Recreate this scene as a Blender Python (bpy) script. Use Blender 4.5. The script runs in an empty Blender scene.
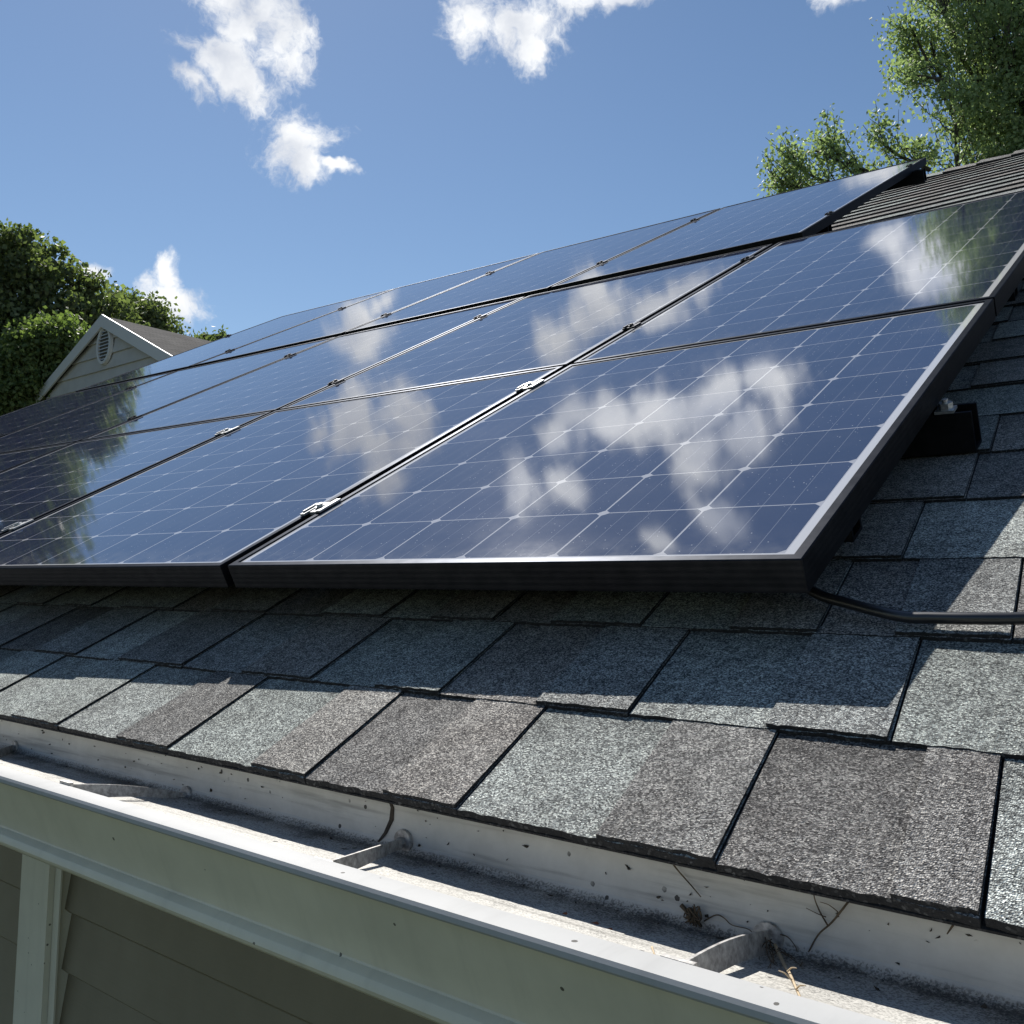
import bpy, bmesh, math, random
import numpy as np
from mathutils import Vector, Matrix
C = bpy.context.scene.collection
rnd = random.Random(7)
rad = math.radians
ZO = 3.3                                   # camera height above the ground

# ------------------------------------------------------------------ camera
F = 983.635
RR = np.array([[0.762210164822928, 0.6471353956103361, 0.015856998103639535],
               [-0.04421283862679011, 0.07648241094442847, -0.996090189549465],
               [-0.6458180003229752, 0.7585289846567377, 0.08690736386781149]])
cam_d = bpy.data.cameras.new('camera'); cam = bpy.data.objects.new('camera', cam_d); C.objects.link(cam)
cam_d.sensor_width = 36; cam_d.lens = 36 * F / 1024; cam_d.clip_start = 0.02; cam_d.clip_end = 3000
M3 = Matrix((RR[0], -RR[1], -RR[2])).transposed()
cam.matrix_world = Matrix.Translation((0, 0, ZO)) @ M3.to_4x4()
bpy.context.scene.camera = cam

def ray(x, y):
    d = RR.T @ np.array([(x - 512) / F, (y - 512) / F, 1.0]); return Vector(d)
def hit_y(x, y, Y):                         # point on the upright plane y = Y
    d = ray(x, y); d = d * (Y / d.y); return Vector((d.x, d.y, d.z + ZO))
def hit_z(x, y, Z):                         # point on the level plane z = Z (above the camera height)
    d = ray(x, y); d = d * (Z / d.z); return Vector((d.x, d.y, d.z + ZO))
def at(x, y, depth):
    d = ray(x, y) * depth; return Vector((d.x, d.y, d.z + ZO))

# ------------------------------------------------------------------ sun, sky, exposure
SUN = Vector((-0.5834, 0.3577, 0.7292)).normalized()
sd = bpy.data.lights.new('sun', 'SUN'); sd.energy = 5.0; sd.angle = rad(0.53); sd.color = (1.0, 0.96, 0.9)
so = bpy.data.objects.new('sun', sd); C.objects.link(so)
so.rotation_euler = (-SUN).to_track_quat('-Z', 'Y').to_euler()
vs = bpy.context.scene.view_settings
vs.view_transform = 'Standard'; vs.look = 'None'; vs.exposure = 0.62; vs.gamma = 1.0; vs.use_curve_mapping = False

W = bpy.data.worlds.new('World'); bpy.context.scene.world = W; W.use_nodes = True
wn, wl = W.node_tree.nodes, W.node_tree.links
for n in list(wn): wn.remove(n)
def N(t, **kw):
    n = wn.new(t)
    for k, v in kw.items(): setattr(n, k, v)
    return n
sky = N('ShaderNodeTexSky', sky_type='NISHITA', sun_disc=False, sun_elevation=rad(46.8), sun_rotation=rad(-58.5),
        altitude=0, air_density=1.0, dust_density=0.1, ozone_density=1.4)
hsv = N('ShaderNodeHueSaturation'); hsv.inputs['Saturation'].default_value = 1.08; hsv.inputs['Value'].default_value = 0.061
wl.new(sky.outputs[0], hsv.inputs['Color'])
geo = N('ShaderNodeTexCoord')
nz = N('ShaderNodeTexNoise'); nz.inputs['Scale'].default_value = 9; nz.inputs['Detail'].default_value = 5; nz.inputs['Roughness'].default_value = 0.6
wl.new(geo.outputs['Generated'], nz.inputs['Vector'])
sub = N('ShaderNodeVectorMath', operation='SUBTRACT'); sub.inputs[1].default_value = (.5, .5, .5)
wl.new(nz.outputs['Color'], sub.inputs[0])
scl = N('ShaderNodeVectorMath', operation='SCALE'); scl.inputs['Scale'].default_value = 0.075
wl.new(sub.outputs[0], scl.inputs[0])
wdir = N('ShaderNodeVectorMath', operation='ADD'); wl.new(geo.outputs['Generated'], wdir.inputs[0]); wl.new(scl.outputs[0], wdir.inputs[1])

def azdir(az, el):
    a, e = rad(az), rad(el); return Vector((-math.sin(a) * math.cos(e), math.cos(a) * math.cos(e), math.sin(e)))
def pxdir(x, y): return ray(x, y).normalized()
# clouds: direction, half width, half height (degrees), turn (degrees)
clouds = [(pxdir(262, 20), 2.9, 2.6, 10), (pxdir(280, 45), 2.2, 2.3, 0), (pxdir(235, 78), 3.0, 1.8, 25), (pxdir(195, 92), 1.6, 1.0, 10), (pxdir(232, -8), 2.0, 1.6, 0),
          (pxdir(305, 140), 2.3, 1.9, 0), (pxdir(313, 172), 1.1, 1.5, 0), (pxdir(340, 175), 1.0, .5, 0),
          (pxdir(522, 20), 3.4, 1.3, 0), (pxdir(470, 20), 1.8, 1.8, 0), (pxdir(528, 42), 1.6, 1.3, 0), (pxdir(605, -8), 3.6, .9, 0),
          (pxdir(850, -2), 1.7, .7, 0),
          (pxdir(160, 312), 1.7, 1.5, 0), (pxdir(167, 284), .9, 1.3, 0), (pxdir(180, 318), 1.6, 1.0, 0), (pxdir(92, 281), .9, .5, 0),
          # higher clouds, above the picture, that the panels mirror
          (azdir(51.2, 36.9), 1.9, 2.3, 0), (azdir(48.2, 38.2), 1.4, 1.4, 0), (azdir(45.6, 35.6), 2.2, 1.1, 0), (azdir(42.6, 36.6), 2.6, 1.4, 0), (azdir(39.6, 37.7), 2.7, 2.2, 0), (azdir(36.3, 38.8), 2.6, 2.2, 0), (azdir(32.2, 39.8), 2.1, 2.2, 0),
          (azdir(35.6, 41.2), 2.2, 1.8, 0), (azdir(39.2, 41.8), 1.9, 2.2, 0), (azdir(40.6, 44.7), 1.5, 2.2, 0), (azdir(45.6, 44.2), 1.1, 1.0, 0), (azdir(19.6, 36.5), 2.8, 1.9, 0), (azdir(22, 35.2), 1.5, 1.0, 0),
          (azdir(10, 64), 8, 4, 20), (azdir(-30, 50), 7, 4, 0)]
fld = None
for c, a, b, turn in clouds:
    q = c.to_track_quat('Z', 'Y')
    zax = c; xax = Vector((0, 0, 1)).cross(zax).normalized(); yax = zax.cross(xax)
    Rm = Matrix((xax, yax, zax)).transposed() @ Matrix.Rotation(rad(turn), 3, 'Z')
    mp = N('ShaderNodeMapping', vector_type='TEXTURE')
    mp.inputs['Location'].default_value = c; mp.inputs['Rotation'].default_value = Rm.to_euler()
    mp.inputs['Scale'].default_value = (rad(a) * 1.35, rad(b) * 1.35, rad(max(a, b)) * 1.5)
    wl.new(wdir.outputs[0], mp.inputs['Vector'])
    ln = N('ShaderNodeVectorMath', operation='LENGTH'); wl.new(mp.outputs[0], ln.inputs[0])
    m = N('ShaderNodeMath', operation='SUBTRACT'); m.inputs[0].default_value = 1.0; wl.new(ln.outputs['Value'], m.inputs[1])
    if fld is None: fld = m.outputs[0]
    else:
        mx = N('ShaderNodeMath', operation='SMOOTH_MAX'); mx.inputs[2].default_value = 0.12
        wl.new(fld, mx.inputs[0]); wl.new(m.outputs[0], mx.inputs[1]); fld = mx.outputs[0]
n2 = N('ShaderNodeTexNoise'); n2.inputs['Scale'].default_value = 26; n2.inputs['Detail'].default_value = 9; n2.inputs['Roughness'].default_value = 0.66
wl.new(wdir.outputs[0], n2.inputs['Vector'])
ad = N('ShaderNodeMath', operation='MULTIPLY_ADD'); ad.inputs[1].default_value = 1.9; ad.inputs[2].default_value = -0.95
wl.new(n2.outputs[0], ad.inputs[0])
sm = N('ShaderNodeMath', operation='ADD'); wl.new(fld, sm.inputs[0]); wl.new(ad.outputs[0], sm.inputs[1])
dens = N('ShaderNodeMapRange', interpolation_type='SMOOTHSTEP'); dens.inputs['From Min'].default_value = 0.19; dens.inputs['From Max'].default_value = 0.80
wl.new(sm.outputs[0], dens.inputs['Value'])
n3 = N('ShaderNodeTexNoise'); n3.inputs['Scale'].default_value = 16; n3.inputs['Detail'].default_value = 6
wl.new(wdir.outputs[0], n3.inputs['Vector'])
cr = N('ShaderNodeValToRGB'); cr.color_ramp.elements[0].position = .32; cr.color_ramp.elements[0].color = (.41, .44, .50, 1)
cr.color_ramp.elements[1].position = .62; cr.color_ramp.elements[1].color = (.67, .68, .69, 1)
wl.new(n3.outputs[0], cr.inputs[0])
# higher clouds get added brightness to strengthen their mirror image in the panels
sz_ = N('ShaderNodeSeparateXYZ'); wl.new(geo.outputs['Generated'], sz_.inputs[0])
hb = N('ShaderNodeMapRange'); hb.inputs['From Min'].default_value = .53; hb.inputs['From Max'].default_value = .60; hb.inputs['To Min'].default_value = 1.0; hb.inputs['To Max'].default_value = 1.7
wl.new(sz_.outputs[2], hb.inputs['Value'])
cb_ = N('ShaderNodeVectorMath', operation='SCALE'); wl.new(cr.outputs[0], cb_.inputs[0]); wl.new(hb.outputs[0], cb_.inputs['Scale'])
mixc = N('ShaderNodeMixRGB'); wl.new(dens.outputs[0], mixc.inputs[0]); wl.new(hsv.outputs[0], mixc.inputs[1]); wl.new(cb_.outputs[0], mixc.inputs[2])
bg = N('ShaderNodeBackground'); bg.inputs['Strength'].default_value = 1.0; wl.new(mixc.outputs[0], bg.inputs['Color'])
wo = N('ShaderNodeOutputWorld'); wl.new(bg.outputs[0], wo.inputs['Surface'])

# ------------------------------------------------------------------ helpers
def tag(o, label=None, cat=None, group=None, kind=None):
    if label: o['label'] = label
    if cat: o['category'] = cat
    if group: o['group'] = group
    if kind: o['kind'] = kind
    return o
def empty(name, loc, label=None, cat=None, group=None):
    o = bpy.data.objects.new(name, None); C.objects.link(o); o.location = loc; o.empty_display_size = .1
    return tag(o, label, cat, group)
class MB:
    """collects faces with material index and an optional colour per vertex"""
    def __init__(s): s.v = []; s.f = []; s.m = []; s.c = []; s.uv = None
    def add(s, vs, fs, mi=0, col=None):
        o = len(s.v); s.v += [tuple(p) for p in vs]
        for f in fs: s.f.append(tuple(i + o for i in f)); s.m.append(mi)
        if col is None: col = (1, 1, 1)
        s.c += (list(col) if isinstance(col, list) else [col] * len(vs))
    def box(s, lo, hi, mi=0, col=None, M=None):
        (a, b, c), (d, e, f) = lo, hi
        vs = [(a, b, c), (d, b, c), (d, e, c), (a, e, c), (a, b, f), (d, b, f), (d, e, f), (a, e, f)]
        if M is not None: vs = [M @ Vector(p) for p in vs]
        s.add(vs, [(0, 3, 2, 1), (4, 5, 6, 7), (0, 1, 5, 4), (1, 2, 6, 5), (2, 3, 7, 6), (3, 0, 4, 7)], mi, col)
    def tube(s, pts, r, n=8, mi=0, col=None, cap=True):
        pts = [Vector(p) for p in pts]; rs = r if isinstance(r, (list, tuple)) else [r] * len(pts)
        vs = []; fs = []; up = None
        for i, p in enumerate(pts):
            t = (pts[min(i + 1, len(pts) - 1)] - pts[max(i - 1, 0)]).normalized()
            if up is None: up = t.orthogonal().normalized()
            up = (up - t * up.dot(t)); up = up.normalized() if up.length > 1e-6 else t.orthogonal().normalized()
            w = t.cross(up)
            for k in range(n):
                a = 2 * math.pi * k / n; vs.append(p + (up * math.cos(a) + w * math.sin(a)) * rs[i])
        for i in range(len(pts) - 1):
            for k in range(n):
                a = i * n + k; b = i * n + (k + 1) % n; fs.append((a, b, b + n, a + n))
        if cap: fs.append(tuple(range(n - 1, -1, -1))); fs.append(tuple(range((len(pts) - 1) * n, len(pts) * n)))
        s.add(vs, fs, mi, col)
    def extrude(s, prof, x0, x1, closed=False, mi=0, mis=None, segs=1):
        n = len(prof); vs = []
        for k in range(segs + 1):
            x = x0 + (x1 - x0) * k / segs; vs += [(x, y, z) for y, z in prof]
        cnt = n if closed else n - 1
        for k in range(segs):
            for i in range(cnt):
                j = (i + 1) % n
                o = len(s.v)
                a, b, c, d = vs[k * n + i], vs[k * n + j], vs[(k + 1) * n + j], vs[(k + 1) * n + i]
                s.add([a, b, c, d], [(0, 1, 2, 3)], mis[i] if mis else mi)
    def build(s, name, mats, parent=None, smooth=False, local=None, weld=False):
        me = bpy.data.meshes.new(name); me.from_pydata(s.v, [], s.f); me.update()
        for m in (mats if isinstance(mats, (list, tuple)) else [mats]): me.materials.append(m)
        me.polygons.foreach_set('material_index', s.m)
        ca = me.color_attributes.new('tint', 'FLOAT_COLOR', 'POINT')
        ca.data.foreach_set('color', np.array([(c[0], c[1], c[2], 1) for c in s.c], dtype=np.float32).ravel())
        if weld:
            bm = bmesh.new(); bm.from_mesh(me); bmesh.ops.remove_doubles(bm, verts=bm.verts, dist=1e-5)
            bmesh.ops.recalc_face_normals(bm, faces=bm.faces); bm.to_mesh(me); bm.free()
        if smooth: me.polygons.foreach_set('use_smooth', [True] * len(me.polygons))
        o = bpy.data.objects.new(name, me); C.objects.link(o)
        if parent:
            o.parent = parent
            if parent.name in ('house', 'neighbour_house'): o.location = -parent.location   # mesh is in world coordinates
        return o

# ------------------------------------------------------------------ materials
class G:
    """tiny node-graph helper"""
    def __init__(s, name):
        s.m = bpy.data.materials.new(name); s.m.use_nodes = True; s.nt = s.m.node_tree; s.n = s.nt.nodes; s.l = s.nt.links
        s.b = s.n['Principled BSDF']; s.out = s.n['Material Output']
    def new(s, t, **kw):
        n = s.n.new(t)
        for k, v in kw.items():
            if k.startswith('i_'): n.inputs[k[2:].replace('_', ' ')].default_value = v
            else: setattr(n, k, v)
        return n
    def link(s, a, b): s.l.new(a, b)
    def math(s, op, a, b=None, c=None):
        n = s.new('ShaderNodeMath', operation=op)
        for i, x in enumerate((a, b, c)):
            if x is None: continue
            if isinstance(x, (int, float)): n.inputs[i].default_value = x
            else: s.l.new(x, n.inputs[i])
        return n.outputs[0]
    def obj(s): return s.new('ShaderNodeTexCoord').outputs['Object']
    def noise(s, scale, detail=4, rough=.55, vec=None, out=0):
        n = s.new('ShaderNodeTexNoise'); n.inputs['Scale'].default_value = scale; n.inputs['Detail'].default_value = detail; n.inputs['Roughness'].default_value = rough
        s.l.new(vec if vec is not None else s.obj(), n.inputs['Vector']); return n.outputs[out]
    def vor(s, scale, out='Color', vec=None, rnd_=1.0, feature='F1'):
        n = s.new('ShaderNodeTexVoronoi', feature=feature); n.inputs['Scale'].default_value = scale; n.inputs['Randomness'].default_value = rnd_
        s.l.new(vec if vec is not None else s.obj(), n.inputs['Vector']); return n.outputs[out]
    def ramp(s, fac, stops, interp='LINEAR'):
        n = s.new('ShaderNodeValToRGB'); r = n.color_ramp; r.interpolation = interp
        while len(r.elements) < len(stops): r.elements.new(.5)
        for e, (p, c) in zip(r.elements, stops): e.position = p; e.color = c if len(c) == 4 else (*c, 1)
        s.l.new(fac, n.inputs[0]); return n.outputs[0]
    def step(s, x, lo, hi):
        n = s.new('ShaderNodeMapRange', interpolation_type='SMOOTHSTEP'); n.inputs['From Min'].default_value = lo; n.inputs['From Max'].default_value = hi
        s.l.new(x, n.inputs['Value']); return n.outputs[0]
    def mix(s, fac, a, b, mode='MIX'):
        n = s.new('ShaderNodeMixRGB', blend_type=mode)
        for i, x in enumerate((fac, a, b)):
            if isinstance(x, (int, float)): n.inputs[i].default_value = x
            elif isinstance(x, tuple): n.inputs[i].default_value = (*x, 1) if len(x) == 3 else x
            else: s.l.new(x, n.inputs[i])
        return n.outputs[0]
    def bump(s, h, strength, dist):
        n = s.new('ShaderNodeBump'); n.inputs['Strength'].default_value = strength; n.inputs['Distance'].default_value = dist
        s.l.new(h, n.inputs['Height']); s.l.new(n.outputs[0], s.b.inputs['Normal'])
    def set(s, **kw):
        for k, v in kw.items():
            i = s.b.inputs[k.replace('_', ' ')]
            if isinstance(v, (int, float)): i.default_value = v
            elif isinstance(v, tuple): i.default_value = (*v, 1) if len(v) == 3 else v
            else: s.l.new(v, i)
        return s
    def tint(s): return s.new('ShaderNodeVertexColor', layer_name='tint').outputs['Color']

def granule_mat(name, scale=660.0, bump=.9):
    g = G(name)
    col = g.vor(scale); sep = g.new('ShaderNodeSeparateColor'); g.link(col, sep.inputs[0])
    speck = g.ramp(sep.outputs[0], [(0, (.18, .18, .19)), (.30, (.52, .52, .53)), (.55, (.85, .86, .87)), (.80, (1.55, 1.56, 1.55)), (1, (2.2, 2.2, 2.15))])
    big = g.ramp(g.noise(7.0, 6, .65), [(.3, (.78, .765, .755)), (.7, (1.20, 1.205, 1.20))])
    blot = g.ramp(g.noise(60.0, 3, .6), [(.3, (.72, .72, .73)), (.7, (1.25, 1.25, 1.24))])
    base = g.mix(1, g.tint(), speck, 'MULTIPLY'); base = g.mix(1, base, big, 'MULTIPLY'); base = g.mix(1, base, blot, 'MULTIPLY')
    g.set(Base_Color=base, Roughness=.95, Specular_IOR_Level=.12)
    h = g.math('ADD', g.vor(scale, 'Distance'), g.math('MULTIPLY', sep.outputs[1], .9))
    g.bump(h, bump, .0016)
    return g.m
GRAN = granule_mat('shingle granules')
g = G('asphalt edge'); g.set(Base_Color=g.ramp(g.vor(420), [(0, (.006, .006, .007)), (.75, (.014, .014, .015)), (1, (.10, .10, .10))]), Roughness=.9); g.bump(g.noise(300, 3), .8, .002); EDGE = g.m

def painted(name, colr, rough=.4, dirt=.25, speck=True, spec=.45):
    g = G(name)
    n = g.noise(3.0, 6, .65); d = g.ramp(n, [(.35, tuple(c * (1 - dirt) for c in colr)), (.7, colr)])
    st = g.new('ShaderNodeMapping'); st.inputs['Scale'].default_value = (40, 4, 4); g.link(g.obj(), st.inputs['Vector'])
    d = g.mix(g.math('MULTIPLY', g.step(g.noise(1.0, 5, .6, st.outputs[0]), .48, .8), .34), d, tuple(c * .62 for c in colr))
    if speck:
        v = g.vor(55, 'Distance'); vc = g.vor(55, 'Color'); sp = g.new('ShaderNodeSeparateColor'); g.link(vc, sp.inputs[0])
        mk = g.math('MULTIPLY', g.math('LESS_THAN', v, g.math('MULTIPLY', sp.outputs[1], .17)), g.math('GREATER_THAN', sp.outputs[0], .72))
        d = g.mix(g.math('MULTIPLY', mk, .85), d, (.03, .026, .02))
    g.set(Base_Color=d, Roughness=rough, Specular_IOR_Level=spec)
    g.bump(g.noise(180, 2), .05, .001)
    return g.m
GUT = painted('gutter enamel', (.80, .745, .59), .42, .24)  # shaded face: colour lightened and warmed to offset the blue skylight
LIP = painted('gutter lip enamel', (.46, .462, .455), .60, .16, spec=.14)  # same paint as the face, colour darkened so the sunlit lip doesn't clip
# inside of the gutter: chalky, with grit gathered along the bend
g = G('gutter inside grime')
nA = g.noise(9, 6, .7); base = g.ramp(nA, [(.3, (.47, .455, .415)), (.65, (.62, .605, .56))])
mp = g.new('ShaderNodeMapping'); mp.inputs['Scale'].default_value = (3, 60, 60); g.link(g.obj(), mp.inputs['Vector'])
base = g.mix(g.math('MULTIPLY', g.step(g.noise(1.0, 6, .65, mp.outputs[0]), .50, .70), .62), base, (.20, .19, .17))
sepT = g.new('ShaderNodeSeparateColor'); g.link(g.tint(), sepT.inputs[0])
base = g.mix(g.math('MULTIPLY', g.step(sepT.outputs[0], .3, .62), .5), base, (.33, .32, .295))
salt = g.vor(700); sps = g.new('ShaderNodeSeparateColor'); g.link(salt, sps.inputs[0])
base = g.mix(g.math('MULTIPLY', g.math('MULTIPLY', g.math('GREATER_THAN', sps.outputs[0], .62), g.step(sepT.outputs[0], .3, .55)), .5), base, (.05, .048, .046))
grit = g.math('ADD', g.noise(420, 4, .8), g.math('MULTIPLY', g.noise(14, 5, .65), .9))
thr = g.math('SUBTRACT', 1.42, g.math('MULTIPLY', sepT.outputs[0], .62))
mk = g.math('SUBTRACT', grit, thr); mk = g.step(mk, -.10, .22)
base = g.mix(g.math('MULTIPLY', mk, .88), base, (.045, .042, .04))
v = g.vor(70, 'Distance'); vc = g.vor(70, 'Color'); sp = g.new('ShaderNodeSeparateColor'); g.link(vc, sp.inputs[0])
mk2 = g.math('MULTIPLY', g.math('LESS_THAN', g.math('ADD', v, g.math('MULTIPLY', g.math('SUBTRACT', g.noise(500, 2), .5), .12)), g.math('MULTIPLY', sp.outputs[1], .24)), g.math('GREATER_THAN', sp.outputs[0], .70))
mk2 = g.math('MULTIPLY', mk2, g.step(g.noise(11, 4, .6), .50, .56))
base = g.mix(g.math('MULTIPLY', mk2, .9), base, (.03, .026, .022))
g.set(Base_Color=base, Roughness=.72, Specular_IOR_Level=.3); g.bump(g.math('ADD', mk, mk2), .5, .002); GRIME = g.m
TRIM = painted('trim paint', (.72, .685, .57), .5, .18)
g = G('siding'); n = g.noise(6, 5, .6); g.set(Base_Color=g.ramp(n, [(.3, (.215, .185, .130)), (.7, (.265, .230, .165))]), Roughness=.6, Specular_IOR_Level=.3)
mp = g.new('ShaderNodeMapping'); mp.inputs['Scale'].default_value = (2, 90, 90); g.link(g.obj(), mp.inputs['Vector']); g.bump(g.noise(1.5, 4, .6, mp.outputs[0]), .25, .002); SIDE = g.m
g = G('galvanised steel'); g.set(Base_Color=g.ramp(g.vor(220), [(0, (.42, .43, .44)), (1, (.60, .61, .62))]), Metallic=.85, Roughness=.38); STEEL = g.m
g = G('weathered hanger'); g.set(Base_Color=g.ramp(g.noise(120, 5, .7), [(.35, (.22, .21, .20)), (.65, (.55, .54, .52))]), Metallic=.5, Roughness=.5); HANG = g.m
g = G('clamp aluminium'); g.set(Base_Color=(.30, .31, .32), Metallic=.7, Roughness=.58); g.bump(g.noise(200, 3), .1, .001); ALU = g.m
g = G('darkened clamp metal'); g.set(Base_Color=(.075, .078, .082), Metallic=.7, Roughness=.5, Specular_Tint=(.4, .4, .42)); DARK_ALU = g.m  # same metal as the front clamps, colour darkened to cut the sun glare
def black_alu(name, groove):
    g = G(name); n = g.noise(40, 4, .6)
    g.set(Base_Color=g.ramp(n, [(.3, (.020, .021, .024)), (.7, (.034, .035, .039))]), Metallic=.85, Roughness=.42, Specular_Tint=(.52, .53, .55), Specular_IOR_Level=.1)
    if groove:
        w = g.new('ShaderNodeTexWave', wave_type='BANDS', bands_direction='Z', wave_profile='SIN'); w.inputs['Scale'].default_value = 38; w.inputs['Distortion'].default_value = .15
        g.link(g.obj(), w.inputs['Vector']); g.bump(w.outputs[1], .07, .002)
    else: g.bump(n, .08, .001)
    return g.m
FRAME = black_alu('black anodised frame', True); RAIL = black_alu('black rail', False)
g = G('black rubber'); g.set(Base_Color=(.016, .016, .018), Roughness=.32, Specular_IOR_Level=.7); RUB = g.m
g = G('dry twig'); g.set(Base_Color=g.ramp(g.noise(90, 4), [(.3, (.05, .035, .02)), (.7, (.14, .10, .06))]), Roughness=.85); TWIG = g.m
g = G('pale straw'); g.set(Base_Color=g.ramp(g.noise(90, 4), [(.3, (.36, .27, .16)), (.7, (.55, .44, .30))]), Roughness=.8); STRAW = g.m
g = G('dark soil crumbs'); g.set(Base_Color=g.ramp(g.noise(90, 4), [(.3, (.02, .017, .014)), (.7, (.07, .055, .04))]), Roughness=.95); SOIL = g.m

# solar glass: cells are laid out in the UV map (one unit = one cell)
def glass_mat():
    g = G('solar glass')
    uv = g.new('ShaderNodeTexCoord').outputs['UV']; s = g.new('ShaderNodeSeparateXYZ'); g.link(uv, s.inputs[0])
    sz = g.new('ShaderNodeVertexColor', layer_name='tint').outputs['Color']; ss = g.new('ShaderNodeSeparateColor'); g.link(sz, ss.inputs[0])
    u, v = s.outputs[0], s.outputs[1]
    nu, nv = g.math('MULTIPLY', ss.outputs[0], 20), g.math('MULTIPLY', ss.outputs[1], 20)
    def edge(x):
        f = g.math('FRACT', x); return g.math('MINIMUM', f, g.math('SUBTRACT', 1, f))
    du, dv = edge(u), edge(v)
    line = g.math('MAXIMUM', g.math('LESS_THAN', du, .0095), g.math('LESS_THAN', dv, .0075))
    dia = g.math('LESS_THAN', g.math('ADD', du, dv), .072)
    outm = g.math('MAXIMUM', g.math('MAXIMUM', g.math('LESS_THAN', u, 0), g.math('GREATER_THAN', u, nu)), g.math('MAXIMUM', g.math('LESS_THAN', v, 0), g.math('GREATER_THAN', v, nv)))
    white = g.math('MAXIMUM', g.math('MAXIMUM', line, dia), outm)
    fb = g.math('FRACT', g.math('MULTIPLY', u, 4)); db = g.math('MINIMUM', fb, g.math('SUBTRACT', 1, fb))
    bus = g.math('LESS_THAN', db, .013)
    # each cell its own slight shade
    fl = g.new('ShaderNodeVectorMath', operation='FLOOR'); g.link(uv, fl.inputs[0])
    wnz = g.new('ShaderNodeTexWhiteNoise', noise_dimensions='3D'); g.link(fl.outputs[0], wnz.inputs['Vector'])
    cell = g.ramp(wnz.outputs['Value'], [(0, (.012, .020, .052)), (1, (.018, .028, .068))])
    # fine fingers across the cell
    ff = g.math('FRACT', g.math('MULTIPLY', v, 28)); fin = g.math('LESS_THAN', ff, .10)
    cell = g.mix(g.math('MULTIPLY', fin, .05), cell, (.35, .37, .42))
    c = g.mix(g.math('MULTIPLY', bus, .22), cell, (.50, .52, .56)); c = g.mix(g.math('MULTIPLY', white, .9), c, (.40, .40, .42)); c = g.mix(outm, c, (.52, .52, .53))
    # dust film, specks and smears lying on the glass
    o = g.obj()
    dust = g.step(g.noise(7, 6, .7, o), .35, .8); fine = g.noise(320, 3, .7, o)
    c = g.mix(g.math('MULTIPLY_ADD', g.math('MULTIPLY', dust, fine), .06, .012), c, (.55, .54, .52))
    vv = g.vor(240, 'Distance', o); vcol = g.vor(240, 'Color', o); sp = g.new('ShaderNodeSeparateColor'); g.link(vcol, sp.inputs[0])
    spk = g.math('MULTIPLY', g.math('LESS_THAN', vv, g.math('MULTIPLY', sp.outputs[1], .24)), g.math('GREATER_THAN', sp.outputs[0], .86))
    low = g.math('MULTIPLY', g.step(g.math('MULTIPLY', v, -1), -.55, .02), g.step(g.noise(26, 5, .7, o), .35, .75))
    c = g.mix(g.math('MULTIPLY', low, .16), c, (.5, .48, .44))
    c = g.mix(g.math('MULTIPLY', spk, .55), c, (.65, .65, .66))
    wp = g.new('ShaderNodeMapping'); wp.inputs['Scale'].default_value = (5, 42, 1); wp.inputs['Rotation'].default_value = (0, 0, .5); g.link(o, wp.inputs['Vector'])
    scr = g.step(g.noise(1.0, 2, .5, wp.outputs[0]), .765, .79)
    c = g.mix(g.math('MULTIPLY', scr, .22), c, (.6, .6, .62))
    rough = g.math('MULTIPLY_ADD', g.math('MULTIPLY', dust, fine), .03, .045)
    g.set(Base_Color=c, Roughness=rough, IOR=2.4, Specular_IOR_Level=.5)
    g.bump(g.noise(2.2, 2, .5, o), .018, .02)
    return g.m
GLASS = glass_mat()
g = G('blackened backsheet'); g.set(Base_Color=(.02, .02, .02), Roughness=.6); BACK = g.m  # colour set black so less light bounces onto the roof under the panels

# ------------------------------------------------------------------ ground
g = G('lawn'); g.set(Base_Color=g.ramp(g.noise(.7, 8, .7), [(.3, (.025, .036, .015)), (.7, (.05, .062, .028))]), Roughness=.95); g.bump(g.noise(25, 4), .6, .03)
m = MB(); m.add([(-600, -600, 0), (600, -600, 0), (600, 600, 0), (-600, 600, 0)], [(0, 1, 2, 3)])
tag(m.build('ground', g.m), 'green lawn on which the houses stand', kind='structure')

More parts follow.
